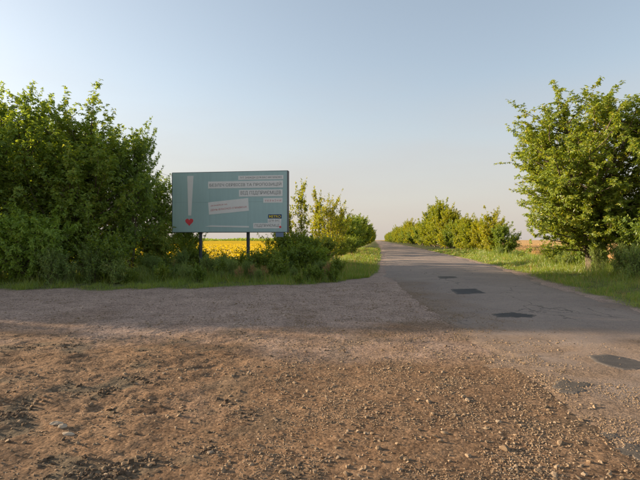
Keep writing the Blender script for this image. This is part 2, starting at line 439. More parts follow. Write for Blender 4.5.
def gz(x, y):
    x = np.asarray(x, float); y = np.asarray(y, float)
    z = 0.05 * fbm(x * 0.22, y * 0.22, 2, 3)
    ri = road_in(x, y)
    layby = (1 - ri)
    near = sstep(26, 8, np.hypot(x, y))
    rough = 0.35 + 0.65 * sstep(1.5, -2.0, x + 0.12 * y)
    z = z + layby * near * (0.017 * rough * fbm(x * 1.1, y * 1.1, 3, 5) + 0.010 * rough * fbm(x * 4.2, y * 4.2, 3, 8) + 0.008 * (0.5 + rough) * np.maximum(fbm(x * 11, y * 11, 3, 21), -0.25))
    # churned wheel ruts swinging in from the left
    c = 4.6 + 0.55 * np.sin(x * 0.5 + 0.6) - 0.16 * x
    for off, w in ((0.0, 0.17), (1.55, 0.2)):
        t = (y - c - off + 0.12 * fbm(x * 0.9, y * 0.9, 2, 31)) / w
        z = z + layby * sstep(-0.3, -1.6, x) * (-0.035 * np.exp(-t * t) + 0.022 * np.exp(-(t - 2.0) ** 2) + 0.018 * np.exp(-(t + 2.0) ** 2)) * (0.6 + 0.8 * np.clip(fbm(x * 2.2, y * 2.2, 3, 33) + 0.4, 0, 1.5))
    z = z - 0.05 * ri
    # verge rises a little off the road, then falls to the fields
    rr = x - Rx(y)
    z = z + 0.16 * sstep(0.1, 2.6, rr) - 0.28 * sstep(4.0, 9, rr)
    ll = Lx(y) - x
    fl = sstep(24.5, 29, y) * sstep(3.0, 7.5, ll)
    z = z - 1.45 * fl
    z = z + 0.10 * sstep(0.2, 2.0, ll) * sstep(0, 2.0, y - grass_front(x)) * (1 - fl)
    return z
def clod_mask(x, y):
    n = fbm(x * 1.6, y * 1.6, 4, 40)
    reg = sstep(0.6, -2.2, x + 0.25 * (y - 4)) * sstep(8.4, 6.6, y)
    return np.clip(sstep(0.12, 0.5, n) * reg * 0.95 + 0.35 * sstep(0.3, 0.7, fbm(x * 1.1, y * 1.1, 4, 44)) * sstep(10, 8, y), 0, 1)
def gravel_mask(x, y):
    n = fbm(x * 0.5, y * 0.5, 4, 50)
    return np.clip(sstep(5.8, 10.6, y + 2.2 * n), 0, 1)

def growing(a, b, s0, k):
    out = [a]; s = s0
    while out[-1] < b:
        out.append(out[-1] + s); s *= k
    out[-1] = b
    return np.array(out)
def grid(xs, ys, zf):
    X, Y = np.meshgrid(xs, ys)
    V = np.stack([X.ravel(), Y.ravel(), zf(X, Y).ravel()], -1)
    nx, ny = len(xs), len(ys)
    i = np.arange(nx * ny).reshape(ny, nx)
    F = np.stack([i[:-1, :-1], i[:-1, 1:], i[1:, 1:], i[1:, :-1]], -1).reshape(-1, 4)
    return V, F
xs = np.concatenate([-growing(6.5, 6000, 0.05, 1.06)[::-1], np.arange(-6.46, 4.5, 0.038), growing(4.5, 6000, 0.045, 1.06)])
ys = np.concatenate([(2.0 - growing(0, 600, 0.05, 1.12))[::-1][:-1], np.arange(2.0, 8.5, 0.034), growing(8.5, 9000, 0.04, 1.028)])
V, F = grid(xs, ys, gz)
g = mobj('ground', V, F, M['ground'], None, True,
         {'grass': grass_mask(V[:, 0], V[:, 1]), 'gravel': gravel_mask(V[:, 0], V[:, 1]), 'clod': clod_mask(V[:, 0], V[:, 1])})
tag(g, kind='structure')

# --- road sheet: ragged edge dips under the gravel
def road_z(x, y):
    w = Rx(y) - Lx(y); u = (x - Lx(y)) / w
    e = np.minimum(x - Lx(y), Rx(y) - x) + 0.42 * fbm(x * 0.8, y * 0.8, 4, 60, 0.6) + 0.06 * fbm(x * 5, y * 5, 2, 63)
    z = 0.05 * fbm(x * 0.22, y * 0.22, 2, 3) + 0.006 + 0.05 * np.clip(1 - (2 * u - 1) ** 2, 0, 1) * sstep(0, 30, y)
    z = z + 0.008 * fbm(x * 1.0, y * 0.6, 3, 66) - 0.05 * sstep(0.7, -0.3, e)
    return z
us = np.concatenate([np.linspace(-0.09, 0.3, 60), np.linspace(0.31, 1.05, 80)])
yr = np.concatenate([(1.5 - growing(0, 40, 0.1, 1.1))[::-1][:-1], growing(1.5, 1400, 0.045, 1.014)])
U, Y = np.meshgrid(us, yr)
X = Lx(Y) + U * (Rx(Y) - Lx(Y))
V = np.stack([X.ravel(), Y.ravel(), road_z(X, Y).ravel()], -1)
i = np.arange(U.size).reshape(U.shape)
F = np.stack([i[:-1, :-1], i[:-1, 1:], i[1:, 1:], i[1:, :-1]], -1).reshape(-1, 4)
xx, yy = V[:, 0], V[:, 1]
dust = np.clip(1.15 - (xx - Lx(yy)) / 1.5 + 0.5 * fbm(xx * 0.6, yy * 0.6, 3, 70), 0, 1.2) * sstep(24, 15, yy)
dust = np.maximum(dust, sstep(8.8, 7.2, yy + 0.8 * fbm(xx * 0.5, yy * 0.9, 3, 72)) * (0.62 + 0.5 * fbm(xx * 0.9, yy * 1.1, 3, 74)))
dust = np.maximum(dust, 0.7 * sstep(0.9, 0.0, Rx(yy) - xx + 0.3 * fbm(xx, yy, 2, 75)))
dust = np.maximum(dust, 0.22 * sstep(26, 60, yy))
road = mobj('road', V, F, M['road'], None, True, {'dust': dust})
tag(road, kind='structure')

def w(px, py):                       # a point of the flat ground seen at this place of the photograph
    d = 483 * EYE / (py - 240.0)
    return np.array([(px - 320) / 483.0 * d, d])
def patch(poly, mat, thick, seed, rag):
    P = np.array([w(*p) for p in poly]); n = len(P)
    t = np.linspace(0, n, 160, endpoint=False); k = t.astype(int); f = (t - k)[:, None]
    Q = P[k] * (1 - f) + P[(k + 1) % n] * f
    Q = (np.roll(Q, 1, 0) + Q * 2 + np.roll(Q, -1, 0)) / 4
    c = Q.mean(0); r = Q - c
    ln = np.linalg.norm(r, axis=1, keepdims=True)
    Q = Q + r / ln * (rag * fbm(Q[:, 0] * 9, Q[:, 1] * 9, 4, seed, 0.7))[:, None]
    rings = [(1.0, -0.004), (0.94, thick), (0.75, thick * 1.1), (0.45, thick * 1.1), (0.15, thick * 1.1)]
    Vs = []
    for s, h in rings:
        R = c + (Q - c) * s
        Vs.append(np.column_stack([R, road_z(R[:, 0], R[:, 1]) + h]))
    V = np.concatenate(Vs); m = len(Q); F = []
    for a in range(len(rings) - 1):
        for j in range(m):
            F.append((a * m + j, a * m + (j + 1) % m, (a + 1) * m + (j + 1) % m, (a + 1) * m + j))
    V = np.concatenate([V, [[c[0], c[1], float(road_z(c[0], c[1])) + thick * 1.1]]])
    b = (len(rings) - 1) * m
    for j in range(0, m, 2):
        F.append((b + j, b + (j + 1) % m, b + (j + 2) % m, len(V) - 1))
    rim = np.concatenate([np.full(m, q) for q in (0.45, 0.5, 0.2, 0.0, 0.0)] + [[0.0]])
    return mobj('asphalt_patch', V, F, mat, road, True, {'rim': rim})
patch([(450, 289.3), (476, 289.3), (486.5, 294), (456.5, 295)], M['tar'], 0.005, 80, 0.03)
patch([(437, 277.8), (456, 277.8), (458, 279.6), (440, 280)], M['oldtar'], 0.004, 81, 0.05)
patch([(491, 313.2), (513, 312.6), (537, 316.2), (531, 318.5), (497, 316.9)], M['tar'], 0.005, 82, 0.06)
patch([(585, 356.5), (606.6, 356.7), (622.7, 359.2), (640, 364.0), (664, 369), (640, 371.4), (624, 372), (608, 368.2), (595, 363.8)], M['tar'], 0.005, 83, 0.02)
patch([(549, 386), (562, 383.5), (590, 385), (592, 387.5), (577, 396), (560, 395)], M['oldtar'], 0.004, 84, 0.05)
patch([(582, 432), (605, 430), (622, 435), (603, 441)], M['oldtar'], 0.004, 85, 0.045)
patch([(616, 446), (630, 442), (652, 446), (655, 457), (620, 454)], M['oldtar'], 0.004, 86, 0.045)

# ------------------------------------------------------------------ vegetation generators
LEAF3 = []   # compound leaf: three folded leaflets
LF3 = []
for ang, ln, wd, x0 in ((0.0, 0.62, 0.2, 0.38), (0.95, 0.55, 0.18, 0.22), (-0.95, 0.55, 0.18, 0.22)):
    ca, sa = math.cos(ang), math.sin(ang)
    b = len(LEAF3)
    for (lx, ly, lz) in ((0, 0, 0), (ln * 0.42, wd, 0.05), (ln, 0, -0.08), (ln * 0.42, -wd, 0.05)):
        LEAF3.append((x0 + lx * ca - ly * sa, lx * sa + ly * ca, lz - 0.25 * (x0 + lx) ** 2))
    LF3 += [(b, b + 1, b + 2), (b, b + 2, b + 3)]
LEAF1 = [(0, 0, 0), (0.42, 0.27, 0.06), (1, 0, -0.12), (0.42, -0.27, 0.06)]
LF1 = [(0, 1, 2), (0, 2, 3)]
LEAFN = [(0, 0, 0), (0.45, 0.12, 0.02), (1, 0, -0.2), (0.45, -0.12, 0.02)]

def gen_tree(seed, H, R, nst=6, nbr=16, ntw=8, nlf=14, leaf=0.14, clear=0.12, upright=0.5, tmpl='3', trunk_r=0.09, twl=(0.35, 0.8), fork=0.0, bare=0.0, shoot=0.5, ell=False):
    rng = np.random.RandomState(seed)
    K = 9
    T = np.linspace(0, 1, K)
    az = np.arange(nst) * 2 * np.pi / nst + rng.uniform(-0.5, 0.5, nst)
    rr = R * np.sqrt(rng.uniform(0.02, 1, nst)) * 0.62
    if nst > 2: rr[0] *= 0.25
    tip = H * (1 - 0.42 * (rr / (R * 0.62)) ** 1.6) * rng.uniform(0.88, 1.0, nst)
    tip[0] = H * 0.95
    base = np.column_stack([rng.normal(0, 0.12, nst), rng.normal(0, 0.12, nst), np.full(nst, -0.1)]) * (1 if fork == 0 else 0.3)
    tt = np.clip((T[None, :] - fork) / (1 - fork), 0, 1)
    rad = rr[:, None] * tt ** (0.75 + 0.5 * upright)
    wob = np.cumsum(rng.normal(0, 0.028 * H / 3, (nst, K, 2)), 1) * T[None, :, None]
    ST = np.zeros((nst, K, 3))
    ST[..., 0] = base[:, None, 0] + np.cos(az)[:, None] * rad + wob[..., 0]
    ST[..., 1] = base[:, None, 1] + np.sin(az)[:, None] * rad + wob[..., 1]
    ST[..., 2] = base[:, None, 2] + (tip[:, None] + 0.1) * T[None, :] ** 0.95
    sr = trunk_r * (tip / H)[:, None] * (1 - 0.9 * T[None, :]) * rng.uniform(0.7, 1.1, nst)[:, None]
    wood = [tubes(ST, sr, 7)]
    # branches
    nb = nst * nbr
    si = np.repeat(np.arange(nst), nbr)
    t = clear + (0.98 - clear) * (np.tile(np.arange(nbr), nst) + rng.uniform(0, 1, nb)) / nbr
    def at(PL, idx, t):
        f = t * (PL.shape[1] - 1); k = np.minimum(f.astype(int), PL.shape[1] - 2); f = (f - k)[:, None]
        return PL[idx, k] * (1 - f) + PL[idx, k + 1] * f
    B0 = at(ST, si, t)
    # outward from the crown axis mixed with a free direction
    cen = B0[:, :2] - np.array([0, 0])
    oaz = np.arctan2(cen[:, 1], cen[:, 0]) * 1.0
    baz = np.where(rng.rand(nb) < 0.65, oaz + rng.normal(0, 0.8, nb), rng.uniform(0, 2 * np.pi, nb))
    bel = np.radians(rng.uniform(5, 45, nb) + 35 * upright * t)
    hz = np.clip(B0[:, 2] / H, 0, 1)
    env = R * np.clip(np.sin(np.pi * np.clip(0.16 + 0.80 * hz, 0, 1)) ** 0.7, 0.15, 1)   # crown radius at this height
    rem = np.clip(env - np.linalg.norm(cen, axis=1) * 0.8, 0.22 * R, None)
    bl = np.minimum(rem, 0.75 * R) * rng.uniform(0.55, 1.12, nb)
    bd = np.column_stack([np.cos(baz) * np.cos(bel), np.sin(baz) * np.cos(bel), np.sin(bel)])
    if ell:
        cz, rz_ = (0.545 * H, 0.465 * H) if fork > 0.1 else (0.56 * H, 0.46 * H)
        o_ = B0 / np.array([R, R, rz_]) - np.array([0, 0, cz / rz_]); d_ = bd / np.array([R, R, rz_])
        qa = (d_ ** 2).sum(1); qb = (o_ * d_).sum(1); qc = (o_ ** 2).sum(1) - 1
        dist = (-qb + np.sqrt(np.maximum(qb * qb - qa * qc, 0))) / qa
        bl = np.clip(dist, 0.25, 2.6) * rng.uniform(0.62, 0.98, nb)
    KB = 5; TB = np.linspace(0, 1, KB)
    BR = B0[:, None, :] + bd[:, None, :] * (bl[:, None] * TB)[..., None]
    BR[..., 2] += (bl * (0.25 * upright + rng.uniform(-0.12, 0.15, nb)))[:, None] * TB ** 2
    BR += np.cumsum(rng.normal(0, 0.03, BR.shape), 1) * TB[None, :, None] * bl[:, None, None]
    br = (0.012 + 0.012 * bl)[:, None] * (1 - 0.85 * TB[None, :]) * (trunk_r / 0.09) ** 0.5
    wood.append(tubes(BR, br, 4))
    # leafy shoots
    nt_ = nb * ntw
    bi = np.repeat(np.arange(nb), ntw)
    s = np.clip(0.18 + 0.84 * (np.tile(np.arange(ntw), nb) + rng.uniform(0, 1, nt_)) / ntw, 0, 1)
    W0 = at(BR, bi, s)
    wd = norm(bd[bi] * 0.55 + rng.normal(0, 0.55, (nt_, 3)) + np.array([0, 0, 0.25 + 0.6 * upright]))
    tl = rng.uniform(twl[0], twl[1], nt_)
    # stem leaders carry long shoots that break the outline
    nl = min(int(nst * 9 * shoot), nb)
    if nl:
        li = rng.randint(0, nst, nl); L0 = at(ST, li, rng.uniform(0.7, 1.0, nl))
        W0 = np.concatenate([W0, L0])
        wd = np.concatenate([wd, norm(rng.normal(0, 0.35, (nl, 3)) + np.array([0, 0, 1.0]))])
        tl = np.concatenate([tl, rng.uniform(1.0, 1.9, nl) * twl[1]])
        # and the outer branch ends likewise
        bsel = np.argsort(-(BR[:, -1, 2] + 0.4 * np.linalg.norm(BR[:, -1, :2], axis=1)))[:nl]
        W0 = np.concatenate([W0, BR[bsel, -1]])
        wd = np.concatenate([wd, norm(bd[bsel] + np.array([0, 0, 0.7]))])
        tl = np.concatenate([tl, rng.uniform(0.8, 1.5, nl) * twl[1]])
    if bare > 0:
        cl = fbm(W0[:, 0] * 0.9 + seed, W0[:, 2] * 0.9 + W0[:, 1] * 0.7, 2, seed % 50)
        keep = cl > (-0.9 + bare)
        W0, wd, tl = W0[keep], wd[keep], tl[keep]
    KT = 3; TT = np.linspace(0, 1, KT)
    TW = W0[:, None, :] + wd[:, None, :] * (tl[:, None] * TT)[..., None]
    TW[..., 2] -= (0.18 * tl)[:, None] * TT ** 2
    wood.append(tubes(TW, np.full((len(TW), KT), 0.004) * (1 - 0.6 * TT), 3))
    # leaves
    cnt = np.maximum(3, (nlf * tl / np.mean(twl)).astype(int))
    wi = np.repeat(np.arange(len(W0)), cnt)
    u = rng.uniform(0.05, 1.03, len(wi))
    P = W0[wi] + wd[wi] * (tl[wi] * u)[:, None]
    P[:, 2] -= 0.18 * tl[wi] * u ** 2
    n = len(P)
    D = norm(wd[wi] * 0.45 + rng.normal(0, 0.75, (n, 3)) + np.array([0, 0, -0.15]))
    up = norm(np.array([0, 0, 1.0]) + rng.normal(0, 0.55, (n, 3)) + 0.5 * norm(P - np.array([0, 0, H * 0.45])))
    S = norm(np.cross(up, D)); N = np.cross(D, S)
    sc = leaf * rng.uniform(0.65, 1.25, n) * (1.1 - 0.25 * u)
    tv, tf = {'3': (LEAF3, LF3), '1': (LEAF1, LF1), 'n': (LEAFN, LF1)}[tmpl]
    LV, LFc = scatter(tv, tf, P, D, S, N, sc)
    lo = LV[:, 2] < 0.03
    LV[lo, 2] = 0.03 + 0.1 * np.abs(LV[lo, 2])
    return join(wood), (LV, LFc)

PROTO = {}
def proto_tree(key, leafmat, **kw):
    (wv, wf), (lv, lf) = gen_tree(**kw)
    PROTO[key] = (mesh_np('trunk', wv, wf, (M['bark'],), None, True), mesh_np('crown', lv, lf, (M[leafmat],)))
def plant(key, name, x, y, label, cat, group=None, s=1.0, sz=None, rz=0.0, parts=('trunk', 'crown'), dz=0.0, tilt=(0, 0)):
    tm, cm = PROTO[key]
    o = empty(name, (x, y, float(gz(x, y)) + dz), rz)
    o.rotation_euler = (tilt[0], tilt[1], rz)
    o.scale = (s, s, sz if sz else s)
    linked(bpy.data.objects.new(parts[0], tm), o)
    linked(bpy.data.objects.new(parts[1], cm), o)
    return tag(o, label, cat, group)

proto_tree('mapleA', 'leaf_maple', seed=11, H=7.8, R=3.0, nst=11, nbr=19, ntw=7, nlf=12, leaf=0.215, clear=0.06, upright=0.8, shoot=1.6, twl=(0.35, 0.9))
proto_tree('mapleB', 'leaf_maple', seed=23, H=7.6, R=3.2, nst=10, nbr=19, ntw=7, nlf=12, leaf=0.215, clear=0.05, upright=0.7, shoot=1.6, twl=(0.35, 0.9))
proto_tree('mapleC', 'leaf_maple', seed=31, H=5.6, R=2.3, nst=6, nbr=18, ntw=8, nlf=13, leaf=0.16, clear=0.05, upright=0.5, shoot=1.0)
proto_tree('roundR', 'leaf_maple_sunny', seed=47, H=8.9, R=4.3, nst=11, nbr=27, ntw=10, nlf=14, leaf=0.18, clear=0.14, upright=0.3, fork=0.12, trunk_r=0.12, bare=0.3, shoot=0.15, ell=True)
proto_tree('roundS', 'leaf_maple_sunny', seed=53, H=7.7, R=3.6, nst=9, nbr=22, ntw=9, nlf=14, leaf=0.165, clear=0.12, upright=0.35, fork=0.05, bare=0.15, shoot=0.3, ell=True)
proto_tree('goldA', 'leaf_gold', seed=61, H=5.6, R=2.4, nst=6, nbr=15, ntw=8, nlf=13, leaf=0.26, clear=0.06, upright=0.6, tmpl='1', shoot=1.0)
proto_tree('goldB', 'leaf_gold', seed=67, H=5.0, R=2.5, nst=6, nbr=15, ntw=8, nlf=13, leaf=0.26, clear=0.05, upright=0.5, tmpl='1', shoot=1.2)
proto_tree('greenA', 'leaf_green', seed=71, H=4.6, R=2.4, nst=6, nbr=15, ntw=8, nlf=13, leaf=0.25, clear=0.04, upright=0.45, tmpl='1', shoot=0.8)
proto_tree('slim', 'leaf_gold', seed=83, H=4.7, R=0.75, nst=3, nbr=15, ntw=4, nlf=9, leaf=0.16, clear=0.32, upright=0.9, tmpl='1', trunk_r=0.05, bare=0.25, twl=(0.25, 0.5), shoot=0.5)
proto_tree('loose', 'leaf_gold', seed=89, H=4.3, R=1.7, nst=6, nbr=12, ntw=5, nlf=9, leaf=0.17, clear=0.15, upright=0.7, tmpl='1', trunk_r=0.05, bare=0.45, shoot=1.2)
proto_tree('shrubA', 'leaf_green', seed=97, H=2.3, R=1.5, nst=8, nbr=10, ntw=6, nlf=10, leaf=0.17, clear=0.03, upright=0.4, tmpl='3', trunk_r=0.03, twl=(0.25, 0.55), shoot=0.6)
proto_tree('shrubP', 'leaf_pale', seed=98, H=2.4, R=1.55, nst=9, nbr=10, ntw=6, nlf=11, leaf=0.17, clear=0.03, upright=0.3, tmpl='3', trunk_r=0.03, twl=(0.25, 0.5), shoot=0.3, ell=True)
proto_tree('shrubB', 'leaf_green', seed=101, H=1.7, R=1.25, nst=8, nbr=9, ntw=6, nlf=9, leaf=0.14, clear=0.03, upright=0.5, tmpl='1', trunk_r=0.025, twl=(0.2, 0.5), shoot=0.8)
proto_tree('weedA', 'leaf_weed', seed=107, H=1.25, R=0.55, nst=9, nbr=8, ntw=3, nlf=7, leaf=0.12, clear=0.08, upright=0.95, tmpl='n', trunk_r=0.012, twl=(0.12, 0.28), shoot=0.8)
proto_tree('weedB', 'leaf_weed', seed=109, H=0.8, R=0.5, nst=8, nbr=6, ntw=3, nlf=7, leaf=0.13, clear=0.05, upright=0.8, tmpl='n', trunk_r=0.01, twl=(0.12, 0.25), shoot=0.6)

proto_tree('weedC', 'leaf_green', seed=113, H=1.05, R=0.45, nst=7, nbr=6, ntw=3, nlf=6, leaf=0.13, clear=0.1, upright=0.9, tmpl='1', trunk_r=0.011, twl=(0.12, 0.3), shoot=1.2)
proto_tree('weedD', 'straw', seed=127, H=1.1, R=0.35, nst=7, nbr=7, ntw=2, nlf=5, leaf=0.06, clear=0.4, upright=1.0, tmpl='n', trunk_r=0.008, twl=(0.08, 0.2), shoot=0.8)
# ------------------------------------------------------------------ trees on the left of the lay-by
plant('mapleA', 'maple_tree', -10.15, 20.6, 'tall green bushy tree with upright shoots next to the billboard', 'tree', rz=3.5, s=0.97, sz=0.84)
plant('mapleC', 'maple_tree', -8.55, 21.8, 'narrow green tree filling the gap before the billboard edge', 'tree', rz=0.8, s=0.74, sz=1.08)
plant('mapleB', 'maple_tree', -13.2, 19.8, 'broad green bushy tree rising behind the low round shrub', 'tree', rz=1.9, s=1.02, sz=0.95)
plant('mapleC', 'maple_tree', -9.2, 25.6, 'lower green tree leaning out between the tall trees and billboard', 'tree', rz=2.6, s=0.9)
plant('mapleC', 'maple_tree', -7.9, 28.4, 'small dark tree standing directly behind the left billboard post', 'tree', rz=4.0, s=0.62, sz=0.8)
plant('shrubP', 'round_shrub', -10.3, 17.3, 'bright green low round shrub in front of the tall dark trees', 'shrub', rz=0.7, s=0.85, sz=0.95)
plant('shrubA', 'leafy_shrub', -7.7, 22.8, 'leafy shrub under the lower left corner of the billboard', 'shrub', rz=1.9, s=0.8)
plant('shrubA', 'leafy_shrub', -6.9, 26.2, 'leafy shrub behind the left billboard post', 'shrub', rz=4.4, s=0.62)
plant('shrubA', 'leafy_shrub', -13.0, 17.2, 'dark leafy shrub at the gravel edge beside the round shrub', 'shrub', rz=2.7, s=0.9)
plant('shrubB', 'leafy_shrub', -7.9, 17.7, 'low shrub at the foot of the tall tree by the lay-by', 'shrub', rz=1.2, s=0.85)
GL = 'trees of the shelter belt left of the lay-by'
k = 0
for (x, y, key, s) in [(-16.6, 18.8, 'mapleA', 0.78), (-20.8, 19.6, 'mapleB', 0.6), (-24.8, 19.2, 'mapleA', 1.05), (-29.0, 19.8, 'mapleB', 1.05), (-33.5, 19.5, 'mapleA', 1.0), (-38, 20.0, 'mapleB', 1.0), (-42.5, 20.4, 'mapleA', 1.05), (-14.5, 25.5, 'mapleB', 1.0), (-17.0, 30.5, 'mapleA', 1.0), (-20.5, 35.0, 'mapleB', 1.0)]:
    plant(key, 'maple_tree', x, y, 'green tree of the belt behind the front trees and shrubs', 'tree', GL, s=s * (1.12 if x < -19 else 1.0), rz=0.9 + 1.7 * k); k += 1
plant('mapleC', 'maple_tree', -20.5, 6.5, 'lone small tree on the near side of the gravel track', 'tree', rz=1.1, s=1.08)

# ------------------------------------------------------------------ right of the road
plant('roundR', 'maple_tree', 12.3, 22.0, 'large broad tree with pale forked stems beside the road verge', 'tree', rz=0.3, s=1.14, sz=0.89)
plant('roundS', 'maple_tree', 15.0, 19.6, 'dense dark tree touching the large broad roadside tree', 'tree', rz=1.3, s=1.05, sz=0.95)
plant('shrubA', 'leafy_shrub', 13.6, 20.2, 'dark shrub under the dense roadside tree', 'shrub', rz=0.3, s=1.05)
plant('shrubA', 'leafy_shrub', 12.8, 17.6, 'dark shrub beside the tall grass near the dense tree', 'shrub', rz=2.2, s=0.9)
plant('shrubA', 'leafy_shrub', 14.4, 25.6, 'yellow-green shrub under the large broad tree by the tan field', 'shrub', rz=1.0, s=1.05, sz=1.15)
plant('shrubB', 'leafy_shrub', 14.2, 29.0, 'small sunlit shrub between verge and tan field', 'shrub', rz=3.0, s=0.8, sz=0.5)
plant('weedA', 'tall_weed', 12.1, 21.0, 'tall pale weed standing before the stems of the broad tree', 'weed', rz=0.6, s=0.7, sz=1.1)
plant('weedA', 'tall_weed', 12.4, 20.0, 'tall pale weed next to the dark shrub under the trees', 'weed', rz=2.6, s=0.7, sz=1.0)
rng = random.Random(5)
GR = 'trees lining the road beside the tan field'
LBR = {'goldA': 'yellow-green bushy tree in the row between road and tan field', 'goldB': 'yellow-green bushy tree in the row between road and tan field',
       'greenA': 'greener bushy tree inside the row between road and tan field'}
row = [(45.5, 'greenA', 0.66, 4.4), (51, 'goldB', 0.72, 4.7), (57, 'goldA', 0.74, 4.6), (63, 'goldB', 0.84, 4.8), (67.5, 'goldA', 0.80, 4.6), (73, 'goldA', 0.86, 4.8), (79, 'greenA', 0.85, 4.6), (84, 'goldA', 0.88, 4.8)]
yv = 89.0
while yv < 560:
    row.append((yv, rng.choice(['goldA', 'goldB', 'goldA', 'greenA']), rng.uniform(1.1, 1.4), rng.uniform(4.2, 5.2)))
    yv += rng.uniform(4.5, 6.5) * (1 + yv / 400)
for (y, key, s, off) in row:
    end = y == 45.5
    plant(key, 'roadside_tree', float(Rx(y)) + off, y, 'low green tree ending the right roadside row at the open tan field' if end else LBR[key], 'tree', None if end else GR + (' (greener)' if key == 'greenA' else ''), s=s * 0.95, sz=s * rng.uniform(0.78, 1.12), rz=rng.uniform(0, 6.28))
# ------------------------------------------------------------------ left of the road beyond the billboard
plant('slim', 'young_tree', -1.35, 31.0, 'slender young tree with tufted narrow crown right of the billboard', 'tree', rz=0.5, sz=1.22, s=1.0, dz=0.15)
plant('slim', 'young_tree', -0.25, 33.0, 'second slender young tree beside the taller tufted one', 'tree', rz=2.5, sz=1.1, s=0.95)
plant('loose', 'young_tree', 0.75, 34.0, 'loose yellow-green young tree next to the two slender ones', 'tree', rz=1.0, s=0.85, sz=0.98)
plant('loose', 'young_tree', -2.6, 31.5, 'loose young tree half hidden behind the right edge of the billboard', 'tree', rz=3.0, s=0.85, sz=0.8)
GLR = 'trees lining the road beside the sunflower field'
for (y, key, s, off) in [(52, 'goldB', 0.72, 4.8), (57, 'greenA', 0.85, 4.5), (62, 'goldB', 0.85, 5.0), (68, 'greenA', 0.95, 4.6), (75, 'greenA', 0.95, 4.4), (82, 'goldB', 0.95, 4.6)]:
    plant(key, 'roadside_tree', float(Lx(y)) - off, y, 'bushy tree in the row between road and sunflower field', 'tree', GLR, s=s, rz=rng.uniform(0, 6.28), dz=0.4)
yv = 89.0
while yv < 560:
    plant(rng.choice(['goldB', 'greenA', 'greenA']), 'roadside_tree', float(Lx(yv)) - rng.uniform(3.6, 4.8), yv, 'bushy tree in the row between road and sunflower field', 'tree', GLR, s=rng.uniform(0.9, 1.15), rz=rng.uniform(0, 6.28), dz=0.3)
    yv += rng.uniform(5, 7) * (1 + yv / 350)
for (x, y, key, s, sz, lab) in [
    (-2.6, 21.6, 'shrubB', 0.7, 0.52, 'low dark shrub below the right half of the billboard'),
    (-1.2, 21.6, 'shrubB', 0.85, 0.66, 'dark round shrub just right of the billboard by the gravel'),
    (-0.3, 22.4, 'shrubP', 0.5, 0.46, 'small fresh green shrub between the billboard shrubs and the road verge'),
    (-0.8, 25.5, 'shrubA', 0.65, 0.6, 'leafy shrub behind the dark shrubs right of the billboard'),
    (-1.6, 27.0, 'shrubA', 0.75, 0.75, 'leafy shrub behind the right edge of the billboard'),
    (0.2, 29.0, 'shrubB', 0.8, 0.75, 'sunlit shrub in front of the loose young tree'),
    (1.3, 37.0, 'shrubB', 0.9, 0.75, 'sunlit yellowish shrub behind the loose young tree'),
    (2.0, 43.0, 'shrubA', 0.7, 0.6, 'sunlit shrub at the start of the roadside tree row'),
    (3.0, 48.0, 'shrubB', 1.0, 0.8, 'low reddish-green shrub before the first roadside tree')]:
    plant(key, 'leafy_shrub', x, y, lab, 'shrub', s=s, sz=sz, rz=x * 3.1 + y, dz=0.2 if y > 25 else 0)
r2 = random.Random(9)
GW = 'tall weeds below the billboard'
KW = {'weedA': 'grey-green feathery weed growing in the strip below the billboard', 'weedB': 'low grey-green weed growing in the strip below the billboard',
      'weedC': 'broad-leaved green weed growing in the strip below the billboard', 'weedD': 'dry straw-coloured weed stalks in the strip below the billboard'}
for j in range(58):
    x = -7.8 + 8.4 * j / 57 + r2.uniform(-0.25, 0.25)
    y = r2.uniform(18.0, 23.0) if j % 3 else r2.uniform(17.2, 18.5)
    key = r2.choice(['weedA', 'weedB', 'weedC', 'weedC', 'weedC', 'weedD'])
    s_ = r2.uniform(0.4, 0.8) * (0.75 if y < 18.5 else 1)
    plant(key, 'tall_weed', x, y, KW[key], 'weed', {'weedA': 'feathery', 'weedB': 'low', 'weedC': 'broad-leaved', 'weedD': 'dry'}[key] + ' weeds below the billboard', s=s_, sz=s_ * r2.uniform(0.8, 1.15), rz=r2.uniform(0, 6))
GW2 = 'weeds along the shelter belt'
for j in range(14):
    plant(r2.choice(['weedA', 'weedB']), 'tall_weed', -15.5 + j * 0.62 + r2.uniform(-0.2, 0.2), r2.uniform(16.3, 17.4), 'leafy weed at the foot of the dark trees by the lay-by', 'weed', GW2, s=r2.uniform(0.6, 0.95), rz=r2.uniform(0, 6))
GW3 = 'weeds along the right verge'
for j in range(22):
    y = r2.uniform(14.5, 44)
    plant(r2.choice(['weedA', 'weedB', 'weedB']), 'tall_weed', float(Rx(y)) + r2.uniform(2.6, 5.0), y, 'leafy weed in the grass verge between road and tan field', 'weed', GW3, s=r2.uniform(0.55, 0.95), rz=r2.uniform(0, 6))

# ------------------------------------------------------------------ grass
BLADE = [(0, -0.5, 0), (0, 0.5, 0), (0.55, 0.38, 0.07), (0.55, -0.38, 0.07), (1.0, 0.0, 0.32)]
BF = [(0, 1, 2), (0, 2, 3), (3, 2, 4)]
def grass(name, pts, hmin, hmax, seed, label, mat='grass', width=0.007, lean=0.35):
    r = np.random.RandomState(seed); n = len(pts)
    P = np.column_stack([pts, gz(pts[:, 0], pts[:, 1]) - 0.01])
    D = norm(np.column_stack([r.normal(0, lean, n), r.normal(0, lean, n), np.ones(n)]))
    S, N = frames(r, n, D)
    far = np.clip(pts[:, 1] / 16.0, 1, 5)
    h = r.uniform(hmin, hmax, n) * np.clip(0.75 + 1.15 * fbm(pts[:, 0] * 1.1, pts[:, 1] * 1.1, 4, seed), 0.25, 1.9)
    V, F = scatter(BLADE, BF, P, D, S, N, np.column_stack([h, width * far * r.uniform(0.7, 1.4, n), h]))
    o = mobj(name, V, F, M[mat])
    return tag(o, label, 'grass', kind='stuff')
